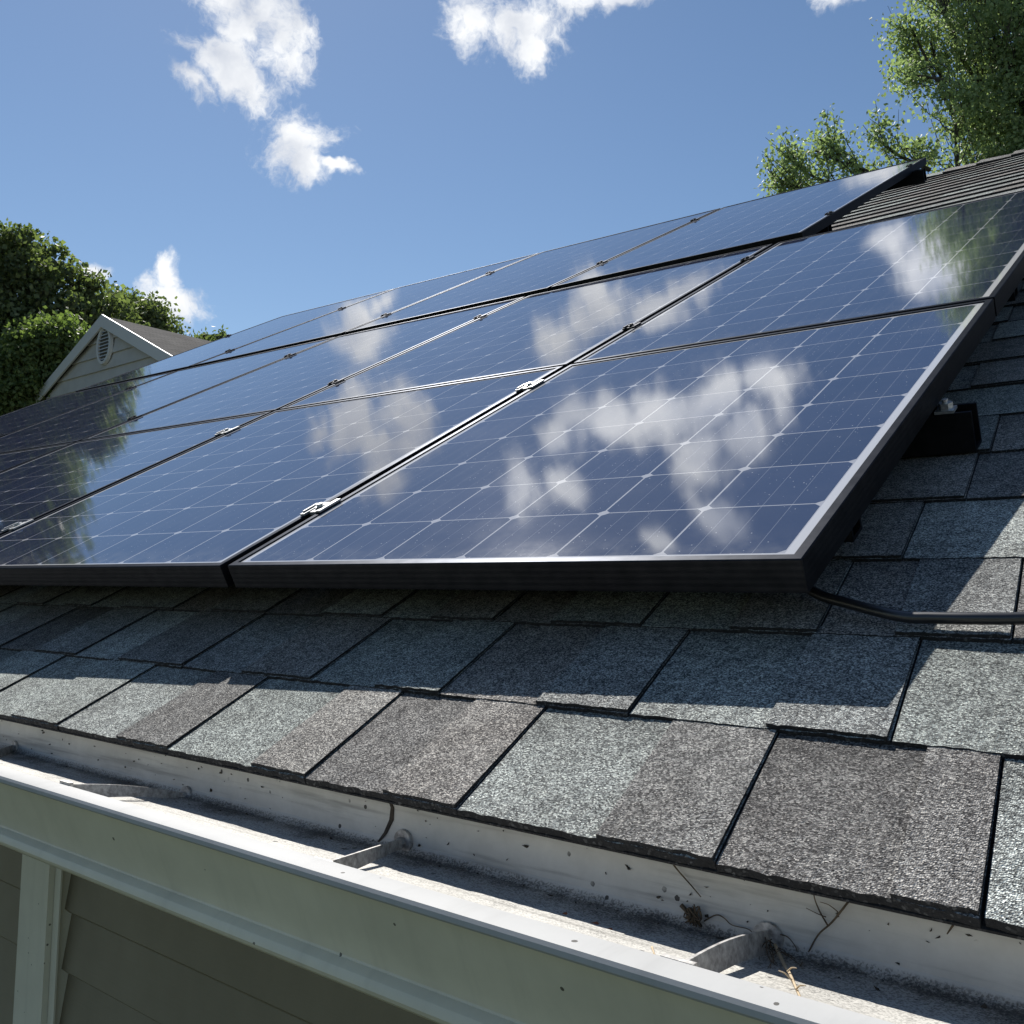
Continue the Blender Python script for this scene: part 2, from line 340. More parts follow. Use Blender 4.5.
# ------------------------------------------------------------------ the house
PR = rad(25.8197); CP, SP_ = math.cos(PR), math.sin(PR)
Y0, Z0 = 0.69397, ZO - 0.2053
RX0, RX1 = -7.9, 2.6
def RP(x, s, h=0.0): return (x, Y0 + s * CP - h * SP_, Z0 + s * SP_ + h * CP)
house = empty('house', (-2.5, 1.0, 0), 'house in front with grey shingle roof, white gutter and olive siding, carrying the solar panels', 'house')
S_RIDGE = 10.05
SK = -0.15                                  # lean of the tab cuts
PAL = [((.255, .272, .258), 4), ((.245, .252, .246), 3), ((.225, .213, .200), 4), ((.172, .166, .160), 2), ((.282, .297, .284), 3)]
def pick():
    t = rnd.random() * sum(w for _, w in PAL)
    for c, w in PAL:
        t -= w
        if t <= 0: break
    k = rnd.uniform(1.12, 1.32); return tuple(x * k for x in c)
roof = MB()
def slab(x0, x1, s0, s1, hlo, hup, hb, ca, cb, seg, jit):
    """one shingle layer: ragged lower edge, top running up under the next course"""
    n = max(1, int((x1 - x0) / seg)); va = []; col = []
    smid = s0 + (s1 - s0) * .55
    ws = [rnd.uniform(-1, 1) for _ in range(n + 1)]
    for i in range(n + 1):
        x = x0 + (x1 - x0) * i / n
        ex = rnd.uniform(-jit, jit) * .6 if i in (0, n) else 0
        j = (ws[i] * .6 + ws[max(i - 1, 0)] * .4) * jit
        q = rnd.uniform(-.3, .3) * jit
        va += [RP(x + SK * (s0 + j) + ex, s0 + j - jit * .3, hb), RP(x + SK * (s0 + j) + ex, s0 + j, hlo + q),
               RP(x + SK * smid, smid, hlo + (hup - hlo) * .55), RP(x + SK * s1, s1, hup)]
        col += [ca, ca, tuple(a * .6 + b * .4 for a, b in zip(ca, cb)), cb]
    fs = []; fe = []
    for i in range(n):
        a, b = 4 * i, 4 * i + 4
        fe.append((a, b, b + 1, a + 1)); fs += [(a + 1, b + 1, b + 2, a + 2), (a + 2, b + 2, b + 3, a + 3)]
    e = 4 * n
    o = len(roof.v)
    roof.add(va, fs, 0, col)
    nf = len(roof.f)
    for f in fe: roof.f.append(tuple(i + o for i in f)); roof.m.append(1)
    # end faces down to the deck
    for k, fl in ((0, False), (e, True)):
        low = [RP(va[k][0], 0, 0)]
        p = va[k + 1], va[k + 2], va[k + 3]
        ss = [s0, smid, s1]
        q = [Vector(p[i]) - Vector((0, -SP_, CP)) * (max((hlo, hlo + (hup - hlo) * .55, hup)[i] - hb, .001)) for i in range(3)]
        roof.add([p[0], p[1], p[2], q[2], q[1], q[0]], [(0, 1, 4, 5), (1, 2, 3, 4)] if fl else [(5, 4, 1, 0), (4, 3, 2, 1)], 1)
courses = [0, .1895, .3829, .5845, .7867, .9891, 1.1916, 1.3937]
while courses[-1] < 4.5: courses.append(courses[-1] + .2)
while courses[-1] < S_RIDGE - .2: courses.append(courses[-1] + .36)
courses[-1] = S_RIDGE - .02
KNOWN = {0: [-1.777, -1.463, -1.158, -.878, -.650, -.378, -.187], 1: [-2.091, -1.77, -1.415, -1.09, -.843, -.571, -.304],
         2: [-.442, -.248], 3: [-.411], 4: [-.388]}
TABS = {0: [-1.62, -1.29, -.98, -.755, -.49, -.246], 1: [-1.936, -1.616, -1.254, -.96, -.693, -.42]}
for ci in range(len(courses) - 1):
    s0, s1 = courses[ci], courses[ci + 1]; near = ci < 9
    kn = KNOWN.get(ci, [rnd.uniform(-1, -.8)])
    cuts = list(kn)
    while cuts[-1] < RX1: cuts.append(cuts[-1] + rnd.uniform(.2, .32))
    while cuts[0] > RX0: cuts.insert(0, cuts[0] - rnd.uniform(.22, .33))
    cuts[0] = RX0; cuts[-1] = RX1
    if cuts[1] - cuts[0] < .08: cuts.pop(1)
    if cuts[-1] - cuts[-2] < .08: cuts.pop(-2)
    seg, jit = (.006, .0015) if (ci < 4) else ((.05, .0012) if near else (.3, .001))
    big = s1 - s0 > .3
    for a, b in zip(cuts[:-1], cuts[1:]):
        gap = .0022 if near else .002
        if ci == 0: off = 0
        x0, x1 = a - SK * s0, b - SK * s0 - gap
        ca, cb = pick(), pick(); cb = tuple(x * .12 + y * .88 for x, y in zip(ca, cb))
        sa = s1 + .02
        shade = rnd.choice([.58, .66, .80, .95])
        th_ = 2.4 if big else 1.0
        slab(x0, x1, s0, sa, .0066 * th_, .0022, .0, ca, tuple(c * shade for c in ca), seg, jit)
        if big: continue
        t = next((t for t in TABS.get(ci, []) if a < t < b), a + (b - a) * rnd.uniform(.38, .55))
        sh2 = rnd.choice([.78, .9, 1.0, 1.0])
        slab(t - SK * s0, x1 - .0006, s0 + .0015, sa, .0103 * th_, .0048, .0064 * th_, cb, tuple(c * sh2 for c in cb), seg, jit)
roof_o = roof.build('shingle_roof', [GRAN, EDGE], house)
# deck under the shingles and the far slope
m = MB()
dk = [RP(RX0, -.001, -.0008), RP(RX1, -.001, -.0008), RP(RX1, S_RIDGE, -.002), RP(RX0, S_RIDGE, -.002)]
dl = [RP(RX0, -.001, -.0030), RP(RX1, -.001, -.0030), RP(RX1, S_RIDGE, -.003), RP(RX0, S_RIDGE, -.003)]
m.add(dk + dl, [(0, 1, 2, 3), (7, 6, 5, 4), (0, 4, 5, 1), (1, 5, 6, 2), (2, 6, 7, 3), (3, 7, 4, 0)])
rp = Vector(RP(0, S_RIDGE, 0)); bk = (rp.y + 8, rp.z - 8 * math.tan(PR))
m.add([(RX0, rp.y, rp.z + .004), (RX1, rp.y, rp.z + .004), (RX1, bk[0], bk[1]), (RX0, bk[0], bk[1])], [(0, 1, 2, 3)])
m.build('roof_deck', EDGE, house)
m = MB()                                    # ridge cap shingles
x = RX0
while x < RX1:
    L = .3; lift = .012; d = .17; c = pick()
    p = lambda xx, s, h: RP(xx, S_RIDGE - s, h)
    a0, a1 = x, min(x + L + .02, RX1 + .05)
    top0 = (a0, rp.y, rp.z + .055); top1 = (a1, rp.y, rp.z + .035)
    m.add([p(a0, d, .035), p(a1, d, .022), top1, top0, (a0, rp.y + d * CP, rp.z - d * SP_ + .035), (a1, rp.y + d * CP, rp.z - d * SP_ + .02),
           p(a0, d, .018), p(a1, d, .012)], [(0, 1, 2, 3), (3, 2, 5, 4)], 0, c)
    m.add([p(a0, d, .035), p(a1, d, .022), p(a1, d, .0), p(a0, d, .0), top0, p(a0, 0, .0)], [(3, 2, 1, 0), (0, 4, 5, 3)], 1)
    x += L
m.build('ridge_cap', [GRAN, EDGE], house)

# gutter
YF = .72397
gz = ZO
prof_in = [(YF, gz - .196), (YF, gz - .2535), (YF - .003, gz - .259), (YF - .009, gz - .262), (.69, gz - .2615), (.66, gz - .2585), (.63, gz - .2540), (.60, gz - .2480), (.575, gz - .2385), (.5625, gz - .231)]
dirtv = [.08, .22, .66, .95, .66, .5, .45, .4, .3, .2]
m = MB(); segs = 60
n = len(prof_in); vsx = []; cols = []
for k in range(segs + 1):
    x = RX0 + (RX1 - RX0) * k / segs
    for (y, z), dv in zip(prof_in, dirtv): vsx.append((x, y, z)); cols.append((dv, dv, dv))
fs = [(k * n + i, k * n + i + 1, (k + 1) * n + i + 1, (k + 1) * n + i) for k in range(segs) for i in range(n - 1)]
m.add(vsx, fs, 0, cols)
# rolled lip
lip = [(.5625, -.231), (.5615, -.2275), (.559, -.2262), (.553, -.2254), (.5400, -.2257), (.5335, -.2273), (.5318, -.2300), (.5318, -.2338), (.5335, -.2357), (.541, -.2368), (.5465, -.2392)]
m.extrude([(y, gz + z) for y, z in lip], RX0, RX1, mi=1)
# face, step, bead and underside
face = [(.5465, -.2392), (.5475, -.243), (.5600, -.2720), (.5715, -.2985), (.5745, -.3065), (.5740, -.3085), (.5700, -.3098), (.5655, -.3130), (.5635, -.3165), (.5625, -.3205), (.5645, -.3245), (.5720, -.3300), (.5800, -.3315), (.7240, -.3315), (.7240, -.196)]
m.extrude([(y, gz + z) for y, z in face], RX0, RX1, mi=2)
gutter = m.build('gutter', [GRIME, LIP, GUT], house, weld=True)
bv = gutter.data
for p_ in bv.polygons: p_.use_smooth = True
try: bv.set_sharp_from_angle(angle=rad(19))
except Exception: pass
m = MB(); m.box((RX0, YF + .003, gz - .40), (RX1, YF + .03, gz - .195)); m.build('fascia', TRIM, house)
m = MB(); m.box((RX0, YF + .0305, gz - .40), (RX1, 1.0, gz - .385)); m.build('soffit', TRIM, house)
# dark lapped joint in the gutter
jp = [hit_y(388, 797, YF - .0015), hit_y(392, 808, YF - .0015), hit_y(391, 820, YF - .0015), hit_y(385, 833, YF - .0015), hit_y(378, 842, YF - .003)]
m = MB()
for i in range(len(jp) - 1):
    a, b = jp[i], jp[i + 1]; w = (.0013, .0022, .0028, .0022, .0014)[i]; w2 = (.0013, .0022, .0028, .0022, .0014)[i + 1]
    m.add([a + Vector((-w, 0, 0)), a + Vector((w, 0, 0)), b + Vector((w2, 0, 0)), b + Vector((-w2, 0, 0)),
           a + Vector((-w, .0012, 0)), a + Vector((w, .0012, 0)), b + Vector((w2, .0012, 0)), b + Vector((-w2, .0012, 0))], [(3, 2, 1, 0), (0, 1, 5, 4), (2, 3, 7, 6), (1, 2, 6, 5), (3, 0, 4, 7)])
m.build('joint_sealant', SOIL, gutter)
# hangers
def hanger(fx, fz, bx, bz, hf, hb_, curl):
    m = MB(); n = 14; top = []; bot = []
    for i in range(n + 1):
        t = i / n; x = fx + (bx - fx) * t; y = .5615 + (YF - .006 - .5615) * t
        z = fz + (bz - fz) * t + curl * math.sin(t * math.pi)
        tilt = .35 + .4 * t
        h = hf + (hb_ - hf) * t
        top.append(Vector((x, y, z))); bot.append(Vector((x + h * .35 * math.sin(tilt), y - h * .1, z - h)))
    off = Vector((.0022, .0004, 0)); vs_ = top + bot + [p + off for p in top] + [p + off for p in bot]; k = n + 1; fs = []
    for i in range(n):
        fs += [(i, i + 1, k + i + 1, k + i), (2 * k + i, 3 * k + i, 3 * k + i + 1, 2 * k + i + 1), (i, 2 * k + i, 2 * k + i + 1, i + 1), (k + i, k + i + 1, 3 * k + i + 1, 3 * k + i)]
    fs += [(0, k, 3 * k, 2 * k), (n, 2 * k + n, 3 * k + n, k + n)]
    m.add(vs_, fs)
    # clip under the lip
    m.box((fx - .012, .5595, fz - .004), (fx + .012, .5645, fz + .003))
    # washer and screw head on the back wall
    c = Vector((bx, 0, bz - hb_ * .5))
    for r, y0, y1, nn in ((.0125, YF - .0045, YF - .0008, 20), (.0055, YF - .0115, YF - .0045, 6)):
        ring0 = [(c.x + r * math.cos(2 * math.pi * i / nn), y0, c.z + r * math.sin(2 * math.pi * i / nn)) for i in range(nn)]
        ring1 = [(a, y1, b) for a, _, b in ring0]
        m.add(ring0 + ring1, [tuple(range(nn))] + [(i, i + nn, (i + 1) % nn + nn, (i + 1) % nn) for i in range(nn)])
    m.build('gutter_hanger', HANG, gutter)
for (f_, b_, hf, hb_, curl) in (((-40, 760), (12, 745), .022, .012, 0), ((66, 784), (184, 793), .018, .008, .004), ((322, 863), (401, 838), .017, .009, 0), ((678, 964), (766, 930), .018, .015, .004)):
    pf = hit_y(*f_, .5615); pb = hit_y(*b_, YF - .006)
    hanger(pf.x, pf.z, pb.x, pb.z, hf, hb_, curl)

# wall with lapped siding and the white trim post
m = MB(); WY = 1.0; lap = .1165; z = ZO - .648 + 3 * lap
while z > 0.05:
    zb = max(z - lap, .0)
    m.add([(RX0 + .3, WY - .017, zb + .008), (RX1 - .3, WY - .017, zb + .008), (RX1 - .3, WY - .0015, z), (RX0 + .3, WY - .0015, z), (RX0 + .3, WY - .006, zb - .002), (RX1 - .3, WY - .006, zb - .002)], [(0, 1, 2, 3), (4, 5, 1, 0)])
    z -= lap
m.box((RX0 + .3, WY + .005, 0), (RX1 - .3, WY + .12, ZO - .36))
for sx in (RX0 + .3, RX1 - .3):              # end walls up to the roof
    yb = bk[0] - .3
    m.add([(sx, WY, 0), (sx, yb, 0), (sx, yb, bk[1]), (sx, rp.y, rp.z - .06), (sx, WY, ZO - .2)], [(0, 1, 2, 3, 4)])
m.build('siding_wall', SIDE, house)
m = MB()
m.box((-2.144, .954, 0), (-2.020, WY + .002, ZO - .386)); m.build('corner_trim', TRIM, house)
m = MB(); m.box((-2.0185, .966, 0), (-2.006, WY + .002, ZO - .386)); m.box((-2.0058, .966, 0), (-1.994, .9695, ZO - .386)); m.build('trim_channel', TRIM, house)

# ------------------------------------------------------------------ solar panels
OP = Vector((-0.43210531, 0.97181106, 0.04487803 + ZO))
U1 = Vector((0.99842486, 0.05610526, 0)); V1 = Vector((-0.04944368, 0.87987831, 0.47261981)).normalized(); H1 = 1.13057
V2 = Vector((-0.04942692, 0.87957991, 0.47317667)).normalized(); H2 = 1.50615
A1 = [0, .9659, 2.0796, 3.2574, 4.6133, 6.03]
A3 = Vector((-1.43960146, 3.26697456, 1.32165831 + ZO)); U3 = Vector((0.99871754, 0.05062879, 0)); V3 = Vector((-0.04452376, 0.87828788, 0.47605465)).normalized(); H3 = 1.919
B3 = [0, 1.1091, 2.3845, 3.6892, 4.965]
def basis(o, u, v):
    n_ = u.cross(v).normalized(); return Matrix.Translation(o) @ Matrix((u, v, n_)).transposed().to_4x4()
ROW = [basis(OP, U1, V1), basis(OP + V1 * H1, U1, V2), basis(A3, U3, V3)]
GAPU, GAPV = .020, .014
def panel(row, xl, xr, y0, y1, nc, nr, th, label):
    root = bpy.data.objects.new('solar_panel', None); C.objects.link(root); root.empty_display_size = .1
    root.matrix_world = ROW[row] @ Matrix.Translation((xr, y0, 0))
    tag(root, label, 'solar panel', 'solar panels on the roof')
    w, h, fw = xr - xl, y1 - y0, .0125
    m = MB()
    O = [(-w, 0), (0, 0), (0, h), (-w, h)]; I = [(-w + fw, fw), (-fw, fw), (-fw, h - fw), (-w + fw, h - fw)]
    b = .0012
    def ring(pts, z): return [(x, y, z) for x, y in pts]
    def inset(d): return [(-w + d, d), (-d, d), (-d, h - d), (-w + d, h - d)]
    loops = [ring(inset(.018), -th), ring(O, -th), ring(O, -b), ring(inset(b), 0), ring(inset(fw - b * .5), 0), ring(I, -b * .5), ring(I, -.006)]
    vs_ = [p for L in loops for p in L]
    fs = [(4 * k + i, 4 * k + (i + 1) % 4, 4 * k + 4 + (i + 1) % 4, 4 * k + 4 + i) for k in range(len(loops) - 1) for i in range(4)]
    m.add(vs_, fs); m.build('frame', FRAME, root)
    m = MB(); gw, gh, mg, mv = w - 2 * fw, h - 2 * fw, .0125, .0065
    m.add([(-w + fw, fw, -.0022), (-fw, fw, -.0022), (-fw, h - fw, -.0022), (-w + fw, h - fw, -.0022)], [(0, 1, 2, 3)], 0, (nc / 20, nr / 20, 0))
    m.add([(-w + fw, fw, -.0058), (-fw, fw, -.0058), (-fw, h - fw, -.0058), (-w + fw, h - fw, -.0058)], [(3, 2, 1, 0)], 1, (nc / 20, nr / 20, 0))
    o = m.build('glass', [GLASS, BACK], root)
    uvl = o.data.uv_layers.new(name='UVMap')
    for poly in o.data.polygons:
        for li in poly.loop_indices:
            p = o.data.vertices[o.data.loops[li].vertex_index].co
            uvl.data[li].uv = ((p.x + w - fw - mg) / (gw - 2 * mg) * nc, (p.y - fw - mv) / (gh - 2 * mv) * nr)
    return root
L1 = ['front solar panel nearest the camera, its black bottom corner jutting over sunlit shingles', 'solar panel of the bottom row just left of the corner panel, mirroring a white cloud',
      'third solar panel of the bottom row, dark with tree reflection at the picture edge', 'small visible sliver of bottom row solar panel at the far left picture edge']
L2 = ['solar panel directly behind the corner panel, mirroring tree and cloud at the right edge', 'second solar panel from the right in the middle row, plain blue reflection',
      'third solar panel from the right in the middle row, mirroring a white cloud top', 'fourth panel from the right in the middle row, half blue, half dark tree reflection',
      'leftmost solar panel of the middle row, below the neighbouring gable']
L3 = ['raised top row solar panel with open black right end in front of the ridge', 'second solar panel from the right in the raised top row, along the skyline',
      'third solar panel from the right in the top row, mirroring a small cloud', 'leftmost solar panel of the top row, where the array skyline drops']
for j in range(4):
    panel(0, -(A1[j + 1] - GAPU / 2), -(A1[j] + (GAPU / 2 if j else 0)), 0, H1 - GAPV / 2, 6 if j == 0 else 7, 8, .040, L1[j])
for j in range(5):
    panel(1, -(A1[j + 1] - GAPU / 2), -(A1[j] + (GAPU / 2 if j else 0)), GAPV / 2, H2, 6 if j == 0 else 7, 10, .038, L2[j])
for j in range(4):
    panel(2, -(B3[j + 1] - GAPU / 2), -(B3[j] + (GAPU / 2 if j else 0)), 0, H3, 7, 11, .034, L3[j])

# clamps
def clamp(row, u, v, label, end=False):
    root = bpy.data.objects.new('panel_clamp', None); C.objects.link(root); root.empty_display_size = .05
    root.matrix_world = ROW[row] @ Matrix.Translation((u, v, 0)); tag(root, label, 'clamp', 'clamps in the panel seams')
    k = 1.0 if row == 0 else .8
    m = MB()
    m.box((-.0195 * k, -.034 * k, .0008), (-.0088, .018 * k, .0048)); m.box((.0088 if not end else -.008, -.022 * k, .0008), (.0200 * k if not end else .004, .034 * k, .0044))
    m.box((-.0088, -.022 * k, -.003), (.0088, .022 * k, .0030)); m.box((-.0195 * k, -.026 * k, .0048), (-.0150 * k, .010 * k, .0075))
    m.build('clamp_plate', DARK_ALU if row else ALU, root)
    m = MB(); r = .0062
    ring0 = [(r * math.cos(i * math.pi / 3), r * math.sin(i * math.pi / 3), .0034) for i in range(6)]; ring1 = [(a, b, .0100) for a, b, _ in ring0]
    m.add(ring0 + ring1, [tuple(range(6, 12))] + [(i, (i + 1) % 6, (i + 1) % 6 + 6, i + 6) for i in range(6)])
    ring0 = [(.0088 * math.cos(i * math.pi / 8), .0115 * math.sin(i * math.pi / 8), .0052) for i in range(16)]; ring1 = [(a, b, .0064) for a, b, _ in ring0]
    m.add(ring0 + ring1, [tuple(range(16, 32))] + [(i, (i + 1) % 16, (i + 1) % 16 + 16, i + 16) for i in range(16)])
    m.build('bolt', DARK_ALU if row else STEEL, root)
for row, u, v, lab in [(0, -A1[1], .233, 'largest silver clamp, low on the seam beside the front corner panel'), (0, -A1[1], .95, 'silver clamp high on the seam beside the corner panel, below the row joint'),
                       (1, -A1[1], .351, 'dark-toned grey clamp just above the row joint on the first seam from the right'), (1, -A1[1], 1.228, 'dark-toned grey clamp at the top of the first seam, under the raised panel edge'),
                       (0, -A1[2], .238, 'silver clamp at the left picture edge, low on the second seam'), (0, -A1[2], .93, 'silver clamp on the second seam just below the row joint'),
                       (1, -A1[2], .287, 'small clamp on the second seam above the row joint, in the mirrored cloud'), (1, -A1[2], 1.151, 'small clamp near the top of the second seam in the middle row'),
                       (1, -A1[3], .271, 'small clamp on the third seam near the tree reflection'), (1, -A1[3], 1.169, 'small clamp near the top of the third seam in the middle row'),
                       (1, -A1[4], 1.176, 'small clamp on the fourth seam below the neighbouring gable'), (1, -A1[4], .40, 'tiny clamp low on the fourth seam within the dark tree reflection'),
                       (2, -B3[1], .477, 'small clamp low on the first seam of the raised top row'), (2, -B3[1], 1.538, 'small clamp high on the first seam of the raised top row'),
                       (2, -B3[2], .344, 'tiny clamp low on the second seam of the top row'), (2, -B3[2], 1.332, 'tiny clamp high on the second seam of the top row'),
                       (2, -B3[3], .317, 'tiny clamp low on the third seam of the top row'), (2, -B3[3], 1.336, 'tiny clamp high on the third seam of the top row, in the mirrored cloud')]:
    clamp(row, u, v, lab)
clamp(2, -.008, .367, 'end clamp low on the open right edge of the raised panel', True); clamp(2, -.008, 1.633, 'end clamp high on the open right edge of the raised panel near the ridge', True)
clamp(2, -B3[4] + .012, 1.343, 'end clamp on the far left edge of the top row against the sky', True)

# rails: open black channels under the panels, on feet
def rail(row, v, xl, xr, top, hgt, wid, label, bolt=None):
    root = bpy.data.objects.new('mounting_rail', None); C.objects.link(root); root.empty_display_size = .1
    root.matrix_world = ROW[row] @ Matrix.Translation((0, v, top)); tag(root, label, 'rail', 'mounting rails under the panels')
    w = wid / 2; t = .0055
    m = MB(); prof = [(-w, 0), (-w + t, 0), (-w + t, -hgt + t), (w - t, -hgt + t), (w - t, 0), (w, 0), (w, -hgt), (-w, -hgt)]
    m.extrude([(y, z) for y, z in prof], xl, xr, closed=True)
    for x in (xl, xr):
        vs_ = [(x, y, z) for y, z in prof]; m.add(vs_, [(0, 1, 2, 7), (7, 2, 3, 6), (3, 4, 5, 6)] if x == xl else [(7, 2, 1, 0), (6, 3, 2, 7), (6, 5, 4, 3)])
    m.build('channel', RAIL, root)
    inv = root.matrix_world.inverted(); x = xr - (1.2, .3, .75)[row]
    nrm = Vector((0, -SP_, CP))
    while x > xl:
        p = root.matrix_world @ Vector((x, 0, -hgt)); d = (p - Vector((0, Y0, Z0))).dot(nrm) - .02
        if d > .012:
            q = Vector(p) - nrm * d
            m = MB(); lp, lq = inv @ p, inv @ q
            m.box((lp.x - .02, lp.y - .018, lq.z - .004), (lp.x + .02, lp.y + .018, lp.z - .0005)); m.box((lp.x - .045, lp.y - .05, lq.z - .006), (lp.x + .045, lp.y + .02, lq.z))
            m.build('foot', RAIL, root)
        x -= 1.2
    if bolt:
        m = MB(); bx = bolt
        m.box((bx - .016, -w - .001, .0006), (bx + .012, -w + .024, .0050)); 
        ring0 = [(bx - .001 + .0105 * math.cos(i * math.pi / 3), -w + .011 + .0105 * math.sin(i * math.pi / 3), .0050) for i in range(6)]; ring1 = [(a, b, .0150) for a, b, _ in ring0]
        m.add(ring0 + ring1, [tuple(range(6, 12))] + [(i, (i + 1) % 6, (i + 1) % 6 + 6, i + 6) for i in range(6)])
        ring0 = [(bx - .001 + .0045 * math.cos(i * math.pi / 5), -w + .011 + .0045 * math.sin(i * math.pi / 5), .0150) for i in range(10)]; ring1 = [(a, b, .0205) for a, b, _ in ring0]
        m.add(ring0 + ring1, [tuple(range(10, 20))] + [(i, (i + 1) % 10, (i + 1) % 10 + 10, i + 10) for i in range(10)])
        m.build('bolt', STEEL, root)
rail(0, .64, -4.6, .045, -.056, .064, .046, 'black channel rail end with silver bolt sticking out beside the corner panel', bolt=.010)
rail(0, .235, -4.6, -.02, -.041, .040, .040, 'black rail low under the bottom row in deep shadow')
rail(1, .351, -6.0, -.02, -.039, .045, .045, 'black rail low under the middle row of panels')
rail(1, 1.228, -6.0, -.02, -.039, .045, .045, 'black rail high under the middle row of panels')
rail(2, .367, -4.95, -.02, -.027, .045, .045, 'black rail low under the raised top row')
rail(2, 1.633, -4.95, .05, -.027, .06, .050, 'black rail end sticking out below the top corner of the raised panel')

# cable
cp = [RP(-.62, .60, .045), RP(-.54, .52, .035), RP(-.475, .457, .022), RP(-.420, .428, .020), RP(-.358, .401, .020), RP(-.322, .397, .021), RP(-.28, .396, .022), RP(-.24, .399, .022), RP(-.15, .41, .024), RP(.0, .45, .025), RP(.4, .50, .022), RP(1.2, .47, .022)]
def smooth(pts, k=8):
    P = [Vector(p) for p in pts]; out = []
    for i in range(len(P) - 1):
        a, b, c, d = P[max(i - 1, 0)], P[i], P[i + 1], P[min(i + 2, len(P) - 1)]
        for j in range(k):
            t = j / k; out.append(.5 * ((2 * b) + (c - a) * t + (2 * a - 5 * b + 4 * c - d) * t * t + (3 * b - 3 * c + d - a) * t ** 3))
    out.append(P[-1]); return out
m = MB(); m.tube(smooth(cp), .0062, 14)
tag(m.build('cable', RUB, smooth=True), 'black cable running from under the corner panel across the shingles', 'cable')

# ------------------------------------------------------------------ litter in the gutter
def wig(p, q, n, a):
    out = [Vector(p)]
    for i in range(1, n):
        t = i / n; out.append(Vector(p).lerp(Vector(q), t) + Vector((rnd.uniform(-a, a), rnd.uniform(-a, a) * .5, rnd.uniform(-a, a))))
    out.append(Vector(q)); return out
BW = YF - .004
def twig(label, lines, mat, r=.0009):
    m = MB()
    for pts, k in lines: m.tube(smooth(pts, 5), [r * k * (1 - .5 * i / (len(smooth(pts, 5)) - 1)) for i in range(len(smooth(pts, 5)))], 5)
    tag(m.build('twig', mat, smooth=True), label, 'twig', 'twigs in the gutter')
hy = lambda x, y, Y=None: hit_y(x, y, BW if Y is None else Y)
FZ = -.2600
hf_ = lambda x, y: hit_z(x, y, FZ)
twig('thin forked dark twig leaning on the back of the gutter right of the screw', [([hy(848, 902), hy(832, 922), hy(818, 935), hy(806, 957), hf_(800, 966)], 1.0), ([hy(828, 926), hy(820, 912), hy(815, 900), hy(813, 890)], .8), ([hy(826, 917), hy(818, 914), hy(806, 908)], .5), ([hy(838, 912), hy(829, 905), hy(820, 902)], .5)], TWIG)
twig('thin dark twig hanging from under the shingles over the gutter', [([hy(668, 856), hy(676, 868), hy(690, 884), hy(701, 897)], 1.0)], TWIG)
twig('short dark twig stub hanging below the shingle edge at far right', [([hy(953, 925), hy(947, 934)], 1.0)], TWIG)
cl = [([hy(681, 905), hy(690, 915), hy(700, 925), hy(702, 932)], 2.2)]
for i in range(22):
    a = hy(690 + rnd.uniform(-6, 10), 914 + rnd.uniform(-8, 8), BW - rnd.uniform(0, .006)); b = hy(693 + rnd.uniform(-10, 10), 914 + rnd.uniform(-10, 14), BW - rnd.uniform(0, .008))
    cl.append((wig(a, b, 3, .0015), 1.1))
cl.append(([hy(704, 921), hy(716, 915), hy(724, 918), hy(732, 925), hy(748, 929), hy(754, 935)], .7))
twig('brown dried plant tuft on the back of the gutter left of the screw', cl, TWIG)
cl = []
for i in range(9):
    a = hit_y(766 + rnd.uniform(-4, 8), 940 + rnd.uniform(-3, 4), BW - .006); b = hf_(772 + rnd.uniform(-12, 40), 962 + rnd.uniform(-4, 12))
    cl.append((wig(a, b, 4, .005), .55))
cl.append(([hy(772, 934), hy(786, 936), hy(795, 946), hy(798, 956)], .6))
twig('tangle of brown root fibres hanging from the hanger screw', cl, TWIG)
p0, p1 = hf_(776, 952), hit_y(802, 1003, .585)
br = [([hit_y(775, 945, BW - .012), hit_y(783, 962, .69), hit_y(790, 974, .66), hit_y(797, 990, .63), hit_y(803, 1004, .60)], 1.7)]
for t, s in ((.45, 1), (.6, -1), (.75, 1)):
    q = hit_y(775 + 28 * t, 945 + 59 * t, BW - .012 - (BW - .612) * t); br.append(([q, q + Vector((.004 * s, -.002, .004)), q + Vector((.008 * s, -.003, .005))], .8))
twig('pale straw coloured stalk lying over the gutter beside the lip', br, STRAW)
twig('short pale straw standing in the gutter by the lip', [([hit_y(652, 947, .62), hit_y(656, 959, .60)], 1.0)], STRAW)
m = MB()                                     # crumbs: nobody could count them
for i in range(700):
    x = rnd.uniform(-2.6, .3)
    if rnd.random() < .7: p = Vector((x, YF - abs(rnd.gauss(0, .03)) - .004, gz - .2625))
    else: p = Vector((x, YF - .0008, gz - rnd.uniform(.205, .255)))
    if p.y < .6: continue
    r = abs(rnd.gauss(0, .0009)) + .0005
    if rnd.random() < .03: r *= 1.6
    vs_ = [p + Vector((rnd.gauss(0, 1), rnd.gauss(0, .6), rnd.gauss(0, .7))) * r for _ in range(6)]
    m.add(vs_, [(0, 1, 2), (0, 2, 3), (0, 3, 4), (1, 2, 5), (2, 3, 5), (3, 4, 5), (0, 1, 4)])
tag(m.build('debris', SOIL), 'dark crumbs of dirt and shingle grit scattered in the gutter', 'debris', kind='stuff')
g = G('fallen leaf bits'); g.set(Base_Color=(.22, .075, .03), Roughness=.8); LEAFB = g.m
